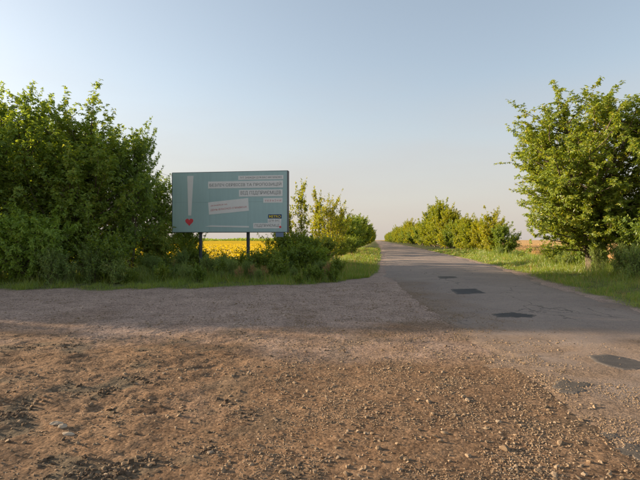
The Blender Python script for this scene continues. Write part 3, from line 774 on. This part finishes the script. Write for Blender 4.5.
def sample(n, xf, y0, y1, seed, powr=1.8):
    """points thinned with distance: xf(y, u) gives X; density falls towards the far end"""
    r = np.random.RandomState(seed)
    y = y0 * (y1 / y0) ** (r.rand(n) ** 1.0)
    x = xf(y, r.rand(n))
    m = grass_mask(x, y)
    k = r.rand(n) < m ** 1.3
    return np.column_stack([x[k], y[k]])
grass('grass', sample(110000, lambda y, u: Rx(y) - 0.15 + u ** 1.25 * 6.5, 9.0, 75, 1), 0.07, 0.20, 201, 'green grass verge between the road and the tan field')
grass('tall_grass', sample(26000, lambda y, u: Rx(y) + 2.0 + u * 5.5, 11.0, 60, 2), 0.25, 0.55, 202, 'tall seeding grass at the back of the right verge', width=0.006)
grass('grass', sample(75000, lambda y, u: Lx(y) + 0.1 - u ** 1.15 * 6.5, 16.0, 90, 3), 0.10, 0.26, 203, 'green grass verge at the corner between lay-by and road')
grass('dry_grass', sample(3500, lambda y, u: Rx(y) + 0.1 + u * 6.0, 10.0, 70, 8), 0.12, 0.35, 208, 'dry straw-coloured blades standing in the right verge', 'straw')
grass('dry_grass', sample(5000, lambda y, u: Lx(y) - 0.2 - u * 5.5, 17.0, 80, 9), 0.12, 0.4, 209, 'dry straw-coloured blades in the verge at the road corner', 'straw')
def strip(n, seed, x0, x1, depth, powr):
    r = np.random.RandomState(seed); x = r.uniform(x0, x1, n); y = grass_front(x) - 0.3 + depth * r.rand(n) ** powr
    k = (r.rand(n) < grass_mask(x, y) ** 1.2) & (r.rand(n) < np.clip(0.75 + 1.2 * fbm(x * 1.6, y * 1.6, 3, seed + 60), 0.1, 1))
    return np.column_stack([x[k], y[k]])
grass('grass', strip(90000, 4, -19, 2.2, 6.0, 1.4), 0.08, 0.26, 204, 'shaded grass strip along the gravel below trees and billboard')
grass('tall_grass', strip(22000, 5, -18, 1.5, 5.5, 1.0)[:, :] + np.array([0, 1.2]), 0.25, 0.6, 205, 'tall shaded grass around the billboard posts', width=0.006)

# ------------------------------------------------------------------ fields
def sheet(name, x0f, x1f, ys_, nx, zf, mat):
    U, Y = np.meshgrid(np.linspace(0, 1, nx), ys_)
    X = x0f(Y) + (x1f(Y) - x0f(Y)) * U
    V = np.stack([X.ravel(), Y.ravel(), zf(X, Y).ravel()], -1)
    i = np.arange(U.size).reshape(U.shape)
    F = np.stack([i[:-1, :-1], i[:-1, 1:], i[1:, 1:], i[1:, :-1]], -1).reshape(-1, 4)
    return mobj(name, V, F, mat, None, True)
o = sheet('ripe_field', lambda y: Rx(y) + 9.0, lambda y: Rx(y) + 60 + 3.0 * y, growing(14, 4500, 0.6, 1.05), 120, lambda x, y: gz(x, y) + 0.10 + 0.35 * sstep(0, 3, x - Rx(y) - 9) + 0.05 * fbm(x * 0.8, y * 0.8, 3, 90), M['stubble'])
tag(o, kind='structure')
r = np.random.RandomState(17)
n = 42000
yy = 24 * (140 / 24.0) ** r.rand(n); xx = Rx(yy) + 9 + r.rand(n) ** 1.3 * (6 + 0.45 * yy)
P = np.column_stack([xx, yy, gz(xx, yy) + 0.05])
D = norm(np.column_stack([r.normal(0, 0.22, n), r.normal(0, 0.22, n), np.ones(n)])); S, N = frames(r, n, D)
V, F = scatter(BLADE, BF, P, D, S, N, np.column_stack([r.uniform(0.45, 0.75, n), 0.012 * np.clip(yy / 24, 1, 5), r.uniform(0.3, 0.6, n)]))
tag(mobj('ripe_stalks', V, F, M['straw']), 'ripe tan stalks standing in the field beyond the right verge', 'crop', kind='stuff')

# --- sunflowers
def flower_template():
    parts = []; mi = []
    st = np.array([[[0, 0, 0], [0.01, 0, 0.5], [0.0, 0.0, 1.0], [0.03, -0.03, 1.28], [0.07, -0.07, 1.33]]])
    V, F = tubes(st, np.array([[0.018, 0.016, 0.014, 0.012, 0.012]]), 4)
    tri = np.concatenate([F[:, [0, 1, 2]], F[:, [0, 2, 3]]]); parts.append((V, tri)); mi += [0] * len(tri)
    r = np.random.RandomState(3)
    for k in range(9):
        a = k * 2.4; z = 0.35 + 0.1 * k
        d = np.array([math.cos(a) * 0.9, math.sin(a) * 0.9, 0.1]); s = np.array([-math.sin(a), math.cos(a), 0])
        L = 0.30 - 0.012 * k
        lv = np.array([[0, 0, z], d * L * 0.55 + s * 0.11 + [0, 0, z + 0.06], d * L + [0, 0, z - 0.07], d * L * 0.55 - s * 0.11 + [0, 0, z + 0.06]])
        parts.append((lv, np.array([(0, 1, 2), (0, 2, 3)]))); mi += [0, 0]
    c = np.array([0.10, -0.10, 1.33]); nrm = np.array([0.62, -0.62, -0.05]); nrm /= np.linalg.norm(nrm)
    a1 = np.cross(nrm, [0, 0, 1.0]); a1 /= np.linalg.norm(a1); a2 = np.cross(nrm, a1)
    ring = [c + nrm * 0.015 + 0.075 * (math.cos(t) * a1 + math.sin(t) * a2) for t in np.arange(8) * math.pi / 4]
    parts.append((np.array(ring + [c + nrm * 0.03]), np.array([(j, (j + 1) % 8, 8) for j in range(8)]))); mi += [2] * 8
    for k in range(13):
        t = k * 2 * math.pi / 13; e = math.cos(t) * a1 + math.sin(t) * a2; f = -math.sin(t) * a1 + math.cos(t) * a2
        pv = np.array([c + e * 0.06, c + e * 0.11 + f * 0.034 + nrm * 0.012, c + e * 0.17 - nrm * 0.01, c + e * 0.11 - f * 0.034 + nrm * 0.012])
        parts.append((pv, np.array([(0, 1, 2), (0, 2, 3)]))); mi += [1, 1]
    V, F = join(parts)
    return V, F, np.array(mi)
SV, SF, SMI = flower_template()
SM = (M['leaf_weed'], M['petal'], M['disc'])
sf_mesh = mesh_np('sunflower', SV, SF, SM, SMI)
r = np.random.RandomState(29)
pts = []
yy = 27.5
while yy < 150:
    st = 0.34 * (1 if yy < 60 else 1.5)
    x0, x1 = -0.36 * yy - 1.5, min(Lx(yy) - 8.5, 0.02 * yy)
    x = np.arange(x0, x1, st)
    pts.append(np.column_stack([x + r.normal(0, 0.07, len(x)), yy + r.normal(0, 0.12, len(x))]))
    yy += 0.7 * (1 if yy < 60 else 1.5)
pts = np.concatenate(pts)
pts = pts[r.rand(len(pts)) < 0.92]
vis = (pts[:, 0] / pts[:, 1] > -0.26) & (pts[:, 0] / pts[:, 1] < -0.06)
order = np.argsort(np.where(vis, pts[:, 1], 1e6))
first, rest = pts[order[:300]], pts[order[300:]]
for (x, y) in first:
    o = bpy.data.objects.new('sunflower', sf_mesh)
    o.location = (x, y, float(gz(x, y)) - 0.02)
    o.rotation_euler = (r.normal(0, 0.06), r.normal(0, 0.06), -0.9 + r.normal(0, 0.75))
    s = r.uniform(0.9, 1.14); o.scale = (s, s, s)
    linked(o)
    tag(o, 'yellow sunflower in the front rows of the field behind the billboard', 'sunflower', 'sunflowers in the front rows')
n = len(rest)
P = np.column_stack([rest, gz(rest[:, 0], rest[:, 1]) - 0.02])
a = -0.9 + r.normal(0, 0.75, n)
D = np.column_stack([np.cos(a), np.sin(a), np.zeros(n)]); S = np.column_stack([-np.sin(a), np.cos(a), np.zeros(n)]); N = np.tile([0, 0, 1.0], (n, 1))
V, F = scatter(SV, SF, P, D, S, N, r.uniform(0.9, 1.14, n) * np.where(rest[:, 1] > 60, 1.12, 1))
o = mobj('sunflower_field', V, F, list(SM), None, False, None, np.tile(SMI, n))
tag(o, 'yellow sunflower field stretching away behind the billboard', 'sunflowers', kind='stuff')
o = sheet('far_sunflower_field', lambda y: -1.6 * y, lambda y: Lx(y) - 12.0, growing(135, 1500, 1.0, 1.03), 160,
          lambda x, y: gz(x, y) + 1.05 + 0.22 * fbm(x * 0.5, y * 0.5, 3, 95), M['farsun'])
tag(o, kind='structure')

# --- far wood on the horizon
r = np.random.RandomState(31); n = 26000
yy = r.uniform(1150, 1300, n); xx = r.uniform(-1250, 160, n)
keep = (xx < Lx(yy) - 40); xx, yy = xx[keep], yy[keep]; n = len(xx)
top = 6.5 + 6 * fbm(xx * 0.01, yy * 0.0 + 3, 3, 97)
P = np.column_stack([xx, yy, -1.4 + np.clip(top, 2.5, 14) * r.rand(n) ** 0.8])
D = norm(r.normal(size=(n, 3))); S, N = frames(r, n, D)
V, F = scatter(LEAF1, LF1, P, D, S, N, r.uniform(2.5, 5.0, n))
tag(mobj('far_wood', V, F, M['leaf_maple']), 'thin dark line of distant woodland on the horizon beyond the sunflowers', 'woodland', kind='stuff')

# ------------------------------------------------------------------ billboard
BB = empty('billboard', (-4.55, 24.15, float(gz(-4.55, 24.15))), -0.135)
tag(BB, 'teal advertising billboard on two dark posts with exclamation mark and red heart', 'billboard')
ZB = 3.50 - BB.location.z
def U(px): return (px - 229.6) * 0.0508
def Vv(py): return ZB + (202.9 - py) * 0.0497
HW, HH, DEP = 2.97, 1.50, 0.34
sheets = []
for a_ in range(3):
    for b_ in range(2):
        sheets.append(box(-HW + a_ * 2 * HW / 3 + 0.002, -HW + (a_ + 1) * 2 * HW / 3 - 0.002, -0.024, -0.004 - 0.0005 * ((a_ + b_) % 2), ZB - HH + b_ * HH + 0.002, ZB - HH + (b_ + 1) * HH - 0.002))
for V, F in sheets:
    mobj('panel', V, F, M['board'], BB)
# seams between the printed sheets stay shallow: three sheets side by side
e = 0.025
V, F = join([box(-HW - e, HW + e, 0.0, DEP, ZB + HH, ZB + HH + e), box(-HW - e, HW + e, 0.0, DEP, ZB - HH - e, ZB - HH),
             box(-HW - e, -HW, -0.03, DEP - 0.003, ZB - HH + 0.002, ZB + HH - 0.002), box(HW, HW + e, -0.03, DEP - 0.003, ZB - HH + 0.002, ZB + HH - 0.002),
             box(-HW - 0.01, HW + 0.01, DEP - 0.05, DEP - 0.02, ZB - HH + 0.003, ZB + HH - 0.003)])
mobj('frame', V, F, M['frame'], BB)
for ux in (-1.56, 0.93):
    th = np.arange(14) * 2 * np.pi / 14
    pl = np.array([[[ux, 0.2, z] for z in (-0.3, 0.9, ZB - HH - e - 0.003)]])
    V, F = tubes(pl, np.full((1, 3), 0.085), 14)
    mobj('post', V, F, M['frame'], BB, True)
def quad(name, pts, mat, z, parent, thick=0.004):
    """thin plate in the panel plane: pts in (u, v), front face at -z"""
    pts = [(u, v) for u, v in pts]; n = len(pts)
    V = np.array([(u, -z, v) for u, v in pts] + [(u, -z + thick, v) for u, v in pts])
    me = bpy.data.meshes.new(name)
    me.from_pydata(V.tolist(), [], [list(range(n)), list(range(2 * n - 1, n - 1, -1))] + [[j, j + n, (j + 1) % n + n, (j + 1) % n] for j in range(n)])
    me.materials.append(M[mat]); me.update()
    import bmesh
    bm = bmesh.new(); bm.from_mesh(me); bmesh.ops.recalc_face_normals(bm, faces=bm.faces); bm.to_mesh(me); bm.free()
    return linked(bpy.data.objects.new(name, me), parent)
def rect(name, x0, x1, y0, y1, mat, z=0.030):
    return quad(name, [(U(x0), Vv(y1)), (U(x1), Vv(y1)), (U(x1), Vv(y0)), (U(x0), Vv(y0))], mat, z, BB)
def text(s, cx, cy, wd, ht, mat, parent, z=0.034, rot=0.0, bold=0.0):
    cu = bpy.data.curves.new('lettering', 'FONT'); cu.body = s; cu.size = 1.0; cu.offset = bold
    to = bpy.data.objects.new('lettering_tmp', cu); COL.objects.link(to)
    dg = bpy.context.evaluated_depsgraph_get(); dg.update()
    me = bpy.data.meshes.new_from_object(to.evaluated_get(dg))
    bpy.data.objects.remove(to)
    n = len(me.vertices); c = np.zeros(n * 3, np.float32); me.vertices.foreach_get('co', c); c = c.reshape(-1, 3)
    lo, hi = c.min(0), c.max(0)
    u = (c[:, 0] - (lo[0] + hi[0]) / 2) / (hi[0] - lo[0]) * wd; v = (c[:, 1] - (lo[1] + hi[1]) / 2) / (hi[1] - lo[1]) * ht
    ca, sa = math.cos(rot), math.sin(rot)
    P = np.column_stack([cx + u * ca - v * sa, np.full(n, -z), cy + u * sa + v * ca])
    me.vertices.foreach_set('co', P.astype(np.float32).ravel()); me.name = 'lettering'
    me.materials.clear(); me.materials.append(M[mat]); me.update()
    o = bpy.data.objects.new('lettering', me)
    return tag(linked(o, parent), kind='stuff')
def strip_text(s, x0, x1, y0, y1, frac=0.60, pad=1.0, bold=0.0, ink='ink', mat='strip'):
    p = rect('text_strip', x0, x1, y0, y1, mat)
    text(s, (U(x0) + U(x1)) / 2, (Vv(y0) + Vv(y1)) / 2, (x1 - x0 - 2 * pad) * 0.0508, (y1 - y0) * 0.0497 * frac, ink, p, bold=bold)
    return p
quad('exclamation_stroke', [(U(187.8), Vv(216.2)), (U(190.9), Vv(216.2)), (U(193.3), Vv(176)), (U(186.7), Vv(176))], 'strip', 0.030, BB)
hp = []
for k in range(48):
    t = k * 2 * math.pi / 48
    hx = 16 * math.sin(t) ** 3; hy = 13 * math.cos(t) - 5 * math.cos(2 * t) - 2 * math.cos(3 * t) - math.cos(4 * t)
    hp.append((U(188.9) - hx * 0.0132, Vv(222.6) + hy * 0.0132))
tag(quad('heart', hp, 'red', 0.030, BB), 'red heart under the white exclamation stroke')
strip_text('ТУТ ЗАВЖДИ ДЛЯ ВАС МИ МАЄМО', 239.2, 284.3, 176.9, 180.9, 0.55, 1.5, 0.0)
strip_text('БЕЗЛІЧ СЕРВІСІВ ТА ПРОПОЗИЦІЙ', 208.4, 283.9, 182.1, 189.1, 0.62, 1.6, 0.0)
strip_text('ВІД ПІДПРИЄМЦІВ', 239.9, 283.5, 190.9, 197.7, 0.62, 1.6, 0.0)
strip_text('У К Р А Ї Н И', 264.4, 283.5, 199.4, 204.1, 0.5, 1.5, 0.0, 'redink')
tg = quad('text_tag', [(U(209.3), Vv(215.6)), (U(249.9), Vv(211.9)), (U(249.2), Vv(199.2)), (U(208.4), Vv(203.1))], 'strip', 0.030, BB)
text('ДІЗНАЙСЯ НА', U(219.6), Vv(205.8), 17 * 0.0508, 1.9 * 0.0497, 'redink', tg, rot=0.085)
text('ДЕНЬ-ВЛАСНОЇ-СПРАВИ.UA', U(229.4), Vv(209.3), 37 * 0.0508, 2.7 * 0.0497, 'redink', tg, rot=0.085, bold=0.0)
quad('swoosh_line', [(U(205), Vv(227.6)), (U(250), Vv(228.7)), (U(250), Vv(227.2)), (U(211), Vv(226.4))], 'strip', 0.030, BB)
lg = rect('logo_plate', 269.2, 282.6, 215.7, 219.8, 'blue')
text('METRO', U(275.9), Vv(217.8), 11.6 * 0.0508, 2.7 * 0.0497, 'yellow', lg, bold=0.012)
strip_text('ДЛЯ ВАС,', 268.8, 282.2, 220.1, 224.0, 0.6, 1.0)
p = strip_text('ПІДПРИЄМЦІ', 254.3, 281.9, 224.2, 229.6, 0.58, 1.6, 0.0)
quad('red_dot', [(U(281.2) + 0.055 * math.cos(t), Vv(228.2) + 0.055 * math.sin(t)) for t in np.arange(14) * 2 * math.pi / 14], 'red', 0.036, p)
V, F = box(U(276.6), U(284.2), 0.0, 0.03, Vv(238.0), ZB - HH - e - 0.002)
mobj('number_plate', V, F, M['plate'], BB)

# ------------------------------------------------------------------ power line beyond the trees
PP = []
for d in (18.0, 64.0, 110.0, 156.0):
    x = -17.0 + 0.115 * d; y = d
    p = empty('utility_pole', (x, y, float(gz(x, y))), -0.115)
    tag(p, 'thin concrete pole carrying two wires behind the billboard and trees', 'pole', 'poles of the power line')
    h = 7.6 - p.location.z
    V, F = tubes(np.array([[[0, 0, -0.3], [0, 0, h * 0.5], [0, 0, h + 0.2]]]), np.array([[0.11, 0.10, 0.08]]), 8)
    mobj('pole_shaft', V, F, M['pole'], p, True)
    V, F = box(-0.7, 0.7, -0.04, 0.04, h - 0.35, h - 0.27); V[:, 1] -= 0.11
    mobj('cross_arm', V, F, M['frame'], p)
    PP.append((x, y, p.location.z + h - 0.22))
for s in (-0.6, 0.6):
    pts = []
    for (a, b) in zip(PP[:-1], PP[1:]):
        for t in np.linspace(0, 1, 14, endpoint=False):
            pts.append((a[0] + (b[0] - a[0]) * t + s, a[1] + (b[1] - a[1]) * t - 0.11, a[2] + (b[2] - a[2]) * t - 0.7 * 4 * t * (1 - t)))
    pts.append((PP[-1][0] + s, PP[-1][1] - 0.11, PP[-1][2]))
    V, F = tubes(np.array([pts]), np.full((1, len(pts)), 0.009), 4)
    tag(mobj('power_wire', V, F, M['wire']), 'thin overhead wire running behind trees and billboard', 'wire', 'wires of the power line')

# ------------------------------------------------------------------ gravel and stones
def ico():
    p = (1 + 5 ** 0.5) / 2
    v = np.array([(-1, p, 0), (1, p, 0), (-1, -p, 0), (1, -p, 0), (0, -1, p), (0, 1, p), (0, -1, -p), (0, 1, -p), (p, 0, -1), (p, 0, 1), (-p, 0, -1), (-p, 0, 1)]) / (1 + p * p) ** 0.5
    f = np.array([(0, 11, 5), (0, 5, 1), (0, 1, 7), (0, 7, 10), (0, 10, 11), (1, 5, 9), (5, 11, 4), (11, 10, 2), (10, 7, 6), (7, 1, 8), (3, 9, 4), (3, 4, 2), (3, 2, 6), (3, 6, 8), (3, 8, 9), (4, 9, 5), (2, 4, 11), (6, 2, 10), (8, 6, 7), (9, 8, 1)])
    return v, f
IV, IF = ico()
OV = np.array([(1, 0, 0), (-1, 0, 0), (0, 1, 0), (0, -1, 0), (0, 0, 1), (0, 0, -1.0)])
OF = np.array([(0, 2, 4), (2, 1, 4), (1, 3, 4), (3, 0, 4), (2, 0, 5), (1, 2, 5), (3, 1, 5), (0, 3, 5)])
def surf(x, y):
    return np.where((x > Lx(y)) & (x < Rx(y)), np.maximum(gz(x, y), road_z(x, y)), gz(x, y))
def stones(pts, size, seed, TV, TF, var=7):
    r = np.random.RandomState(seed); out = []
    which = r.randint(0, var, len(pts))
    for k in range(var):
        s = which == k; n = s.sum()
        if n == 0: continue
        tv = TV * (1 + r.normal(0, 0.22, (len(TV), 1)))+ r.normal(0, 0.12, TV.shape)
        p = pts[s]; sz = size[s]
        a = r.uniform(0, 2 * np.pi, n)
        Nn = norm(np.column_stack([r.normal(0, 0.35, n), r.normal(0, 0.35, n), np.ones(n)]))
        D = norm(np.cross(np.column_stack([np.cos(a), np.sin(a), np.zeros(n)]), Nn)); S = np.cross(Nn, D)
        sc = np.column_stack([sz * r.uniform(0.8, 1.3, n), sz * r.uniform(0.6, 1.0, n), sz * r.uniform(0.4, 0.8, n)])
        P = np.column_stack([p, surf(p[:, 0], p[:, 1]) + sc[:, 2] * 0.22])
        out.append(scatter(tv, TF, P, D, S, Nn, sc))
    return join(out)
r = np.random.RandomState(77)
n = 420000
yy = 2.3 * (18.0 / 2.3) ** (r.rand(n) ** 0.85)
xx = r.uniform(-1.0, 0.62, n) * (yy * 0.95 + 1.6)
xx = np.clip(xx, -18, 9)
band = sstep(-1.6, 0.2, xx + 0.22 * (yy - 5)) * sstep(3.6, 2.2, xx - 0.0 * yy)        # thick gravel left of the asphalt edge
den = 0.13 + 0.55 * band * np.clip(0.65 + 0.9 * fbm(xx * 0.9, yy * 0.9, 3, 110), 0.1, 1.2)
den = den * np.clip(0.55 + 1.3 * fbm(xx * 1.7, yy * 1.7, 3, 113), 0.12, 1.3)
onroad = sstep(2.2, 2.9, xx)
den = np.where(xx > 2.4, 0.7 * sstep(4.6, 2.2, xx - 0.6 * np.clip(5.4 - yy, 0, 3)) * np.clip(0.3 + 1.6 * fbm(xx * 1.3, yy * 1.3, 3, 117), 0, 1), den)
den = den * (1 - grass_mask(xx, yy))
k = r.rand(n) < den
pts = np.column_stack([xx[k], yy[k]])
size = 0.0045 + 0.010 * r.rand(len(pts)) ** 2.6
size = size * np.clip(0.8 + pts[:, 1] / 30.0, 0.9, 1.4)
V1, F1 = stones(pts, size, 5, OV, OF)
o = mobj('gravel', V1, F1, M['stone'])
tag(o, 'loose brown gravel scattered over the lay-by and road edge', 'gravel', kind='stuff')
n = 16000
yy = 2.3 * (17.0 / 2.3) ** r.rand(n); xx = np.clip(r.uniform(-1.0, 0.45, n) * (yy * 0.95 + 1.6), -17, 4.2)
den = np.clip(0.22 + 0.8 * fbm(xx * 1.1, yy * 1.1, 3, 120), 0.02, 0.8) * sstep(4.2, 2.2, xx) * (1 - grass_mask(xx, yy))
k = r.rand(n) < den
pts = np.column_stack([xx[k], yy[k]])
V2, F2 = stones(pts, 0.011 + 0.015 * r.rand(len(pts)) ** 2.8, 6, IV, IF)
tag(mobj('coarse_gravel', V2, F2, M['stone']), 'coarser pebbles lying among the gravel and dirt', 'gravel', kind='stuff')
print('tri gravel', len(F1), len(F2))
M['clod'] = simple('dark_earth_clod', (0.13, 0.092, 0.062), 0.95, 0.4, 40, 0.05, 0, 0.6, 0.006)
n = 60000
yy = 2.4 * (8.6 / 2.4) ** r.rand(n); xx = r.uniform(-1.0, 0.25, n) * (yy * 0.85 + 1.2)
k = r.rand(n) < clod_mask(xx, yy) ** 1.5 * np.clip(0.4 + 1.5 * fbm(xx * 3, yy * 3, 3, 130), 0, 1)
pts = np.column_stack([xx[k], yy[k]])
V3, F3 = stones(pts, 0.006 + 0.02 * r.rand(len(pts)) ** 3, 9, IV, IF)
print('clods', len(F3))
tag(mobj('earth_clods', V3, F3, M['clod']), 'dark crumbly earth clods along the churned ruts in the dirt', 'clods', kind='stuff')
def big_stone(px, py, sx, sy, sz, rz, label, group=None, pale=False, seed=0):
    r = np.random.RandomState(900 + seed)
    v, f = IV.copy(), IF.copy()
    # one midpoint subdivision, then a faceted irregular form
    ed = {}; v = list(map(tuple, v)); nf = []
    def mid(a, b):
        k_ = (min(a, b), max(a, b))
        if k_ not in ed:
            m_ = (np.array(v[a]) + np.array(v[b])) / 2; v.append(tuple(m_ / np.linalg.norm(m_))); ed[k_] = len(v) - 1
        return ed[k_]
    for a, b, c in f:
        x_, y_, z_ = mid(a, b), mid(b, c), mid(c, a); nf += [(a, x_, z_), (b, y_, x_), (c, z_, y_), (x_, y_, z_)]
    v = np.array(v)
    for _ in range(7):                        # chop planes
        nn = norm(r.normal(size=3)); dd = r.uniform(0.55, 0.85); t = v @ nn
        v = v - np.where(t > dd, t - dd, 0)[:, None] * nn
    v = v * (1 + r.normal(0, 0.03, (len(v), 1))) * np.array([sx, sy, sz])
    x, y = w(px, py)
    o = mobj('stone', v, np.array(nf), M['palestone'] if pale else M['stone'])
    o.location = (x, y, float(surf(np.array(x), np.array(y))) + sz * 0.25); o.rotation_euler = (r.normal(0, .12), r.normal(0, .12), rz)
    return tag(o, label, 'stone', group)
M['palestone'] = simple('pale_limestone', (0.42, 0.335, 0.245), 0.9, 0.22, 30, 0.15, 0, 0.5, 0.008)
big_stone(57, 422, 0.062, 0.034, 0.022, 0.5, 'pale flat stone slab lying uppermost of three by the churned rut', pale=True, seed=1)
big_stone(63, 425.5, 0.055, 0.030, 0.02, 0.2, 'pale flat stone in the middle of three by the churned rut', pale=True, seed=2)
big_stone(68, 431, 0.06, 0.026, 0.018, 0.0, 'narrow pale stone lowest of three by the churned rut', pale=True, seed=3)
GS = 'larger stones lying on the lay-by dirt'
rs = np.random.RandomState(41)
spots = [(91, 399, .03), (142, 402, .03), (72, 394, .035), (463, 400, .045), (468, 403, .04), (275, 418, .035), (367, 419, .03), (283, 469, .04), (346, 472, .035), (505, 449, .05), (150, 462, .025), (190, 420, .028), (303, 408, .03), (230, 394, .03), (357, 392, .03), (304, 396, .03), (445, 435, .035), (433, 417, .03), (440, 443, .03), (468, 456, .035), (400, 470, .03), (538, 470, .035)]
for j in range(30): spots.append((rs.uniform(5, 520), 345 + 130 * rs.rand() ** 1.2, rs.uniform(0.014, 0.022)))
for j, (px, py, s) in enumerate(spots):
    s = s * 0.8
    big_stone(px, py, s * rs.uniform(1, 1.3), s * rs.uniform(0.7, 1), s * rs.uniform(0.5, 0.75), rs.uniform(0, 3), 'brown stone larger than the gravel around it on the dirt', GS, seed=20 + j)
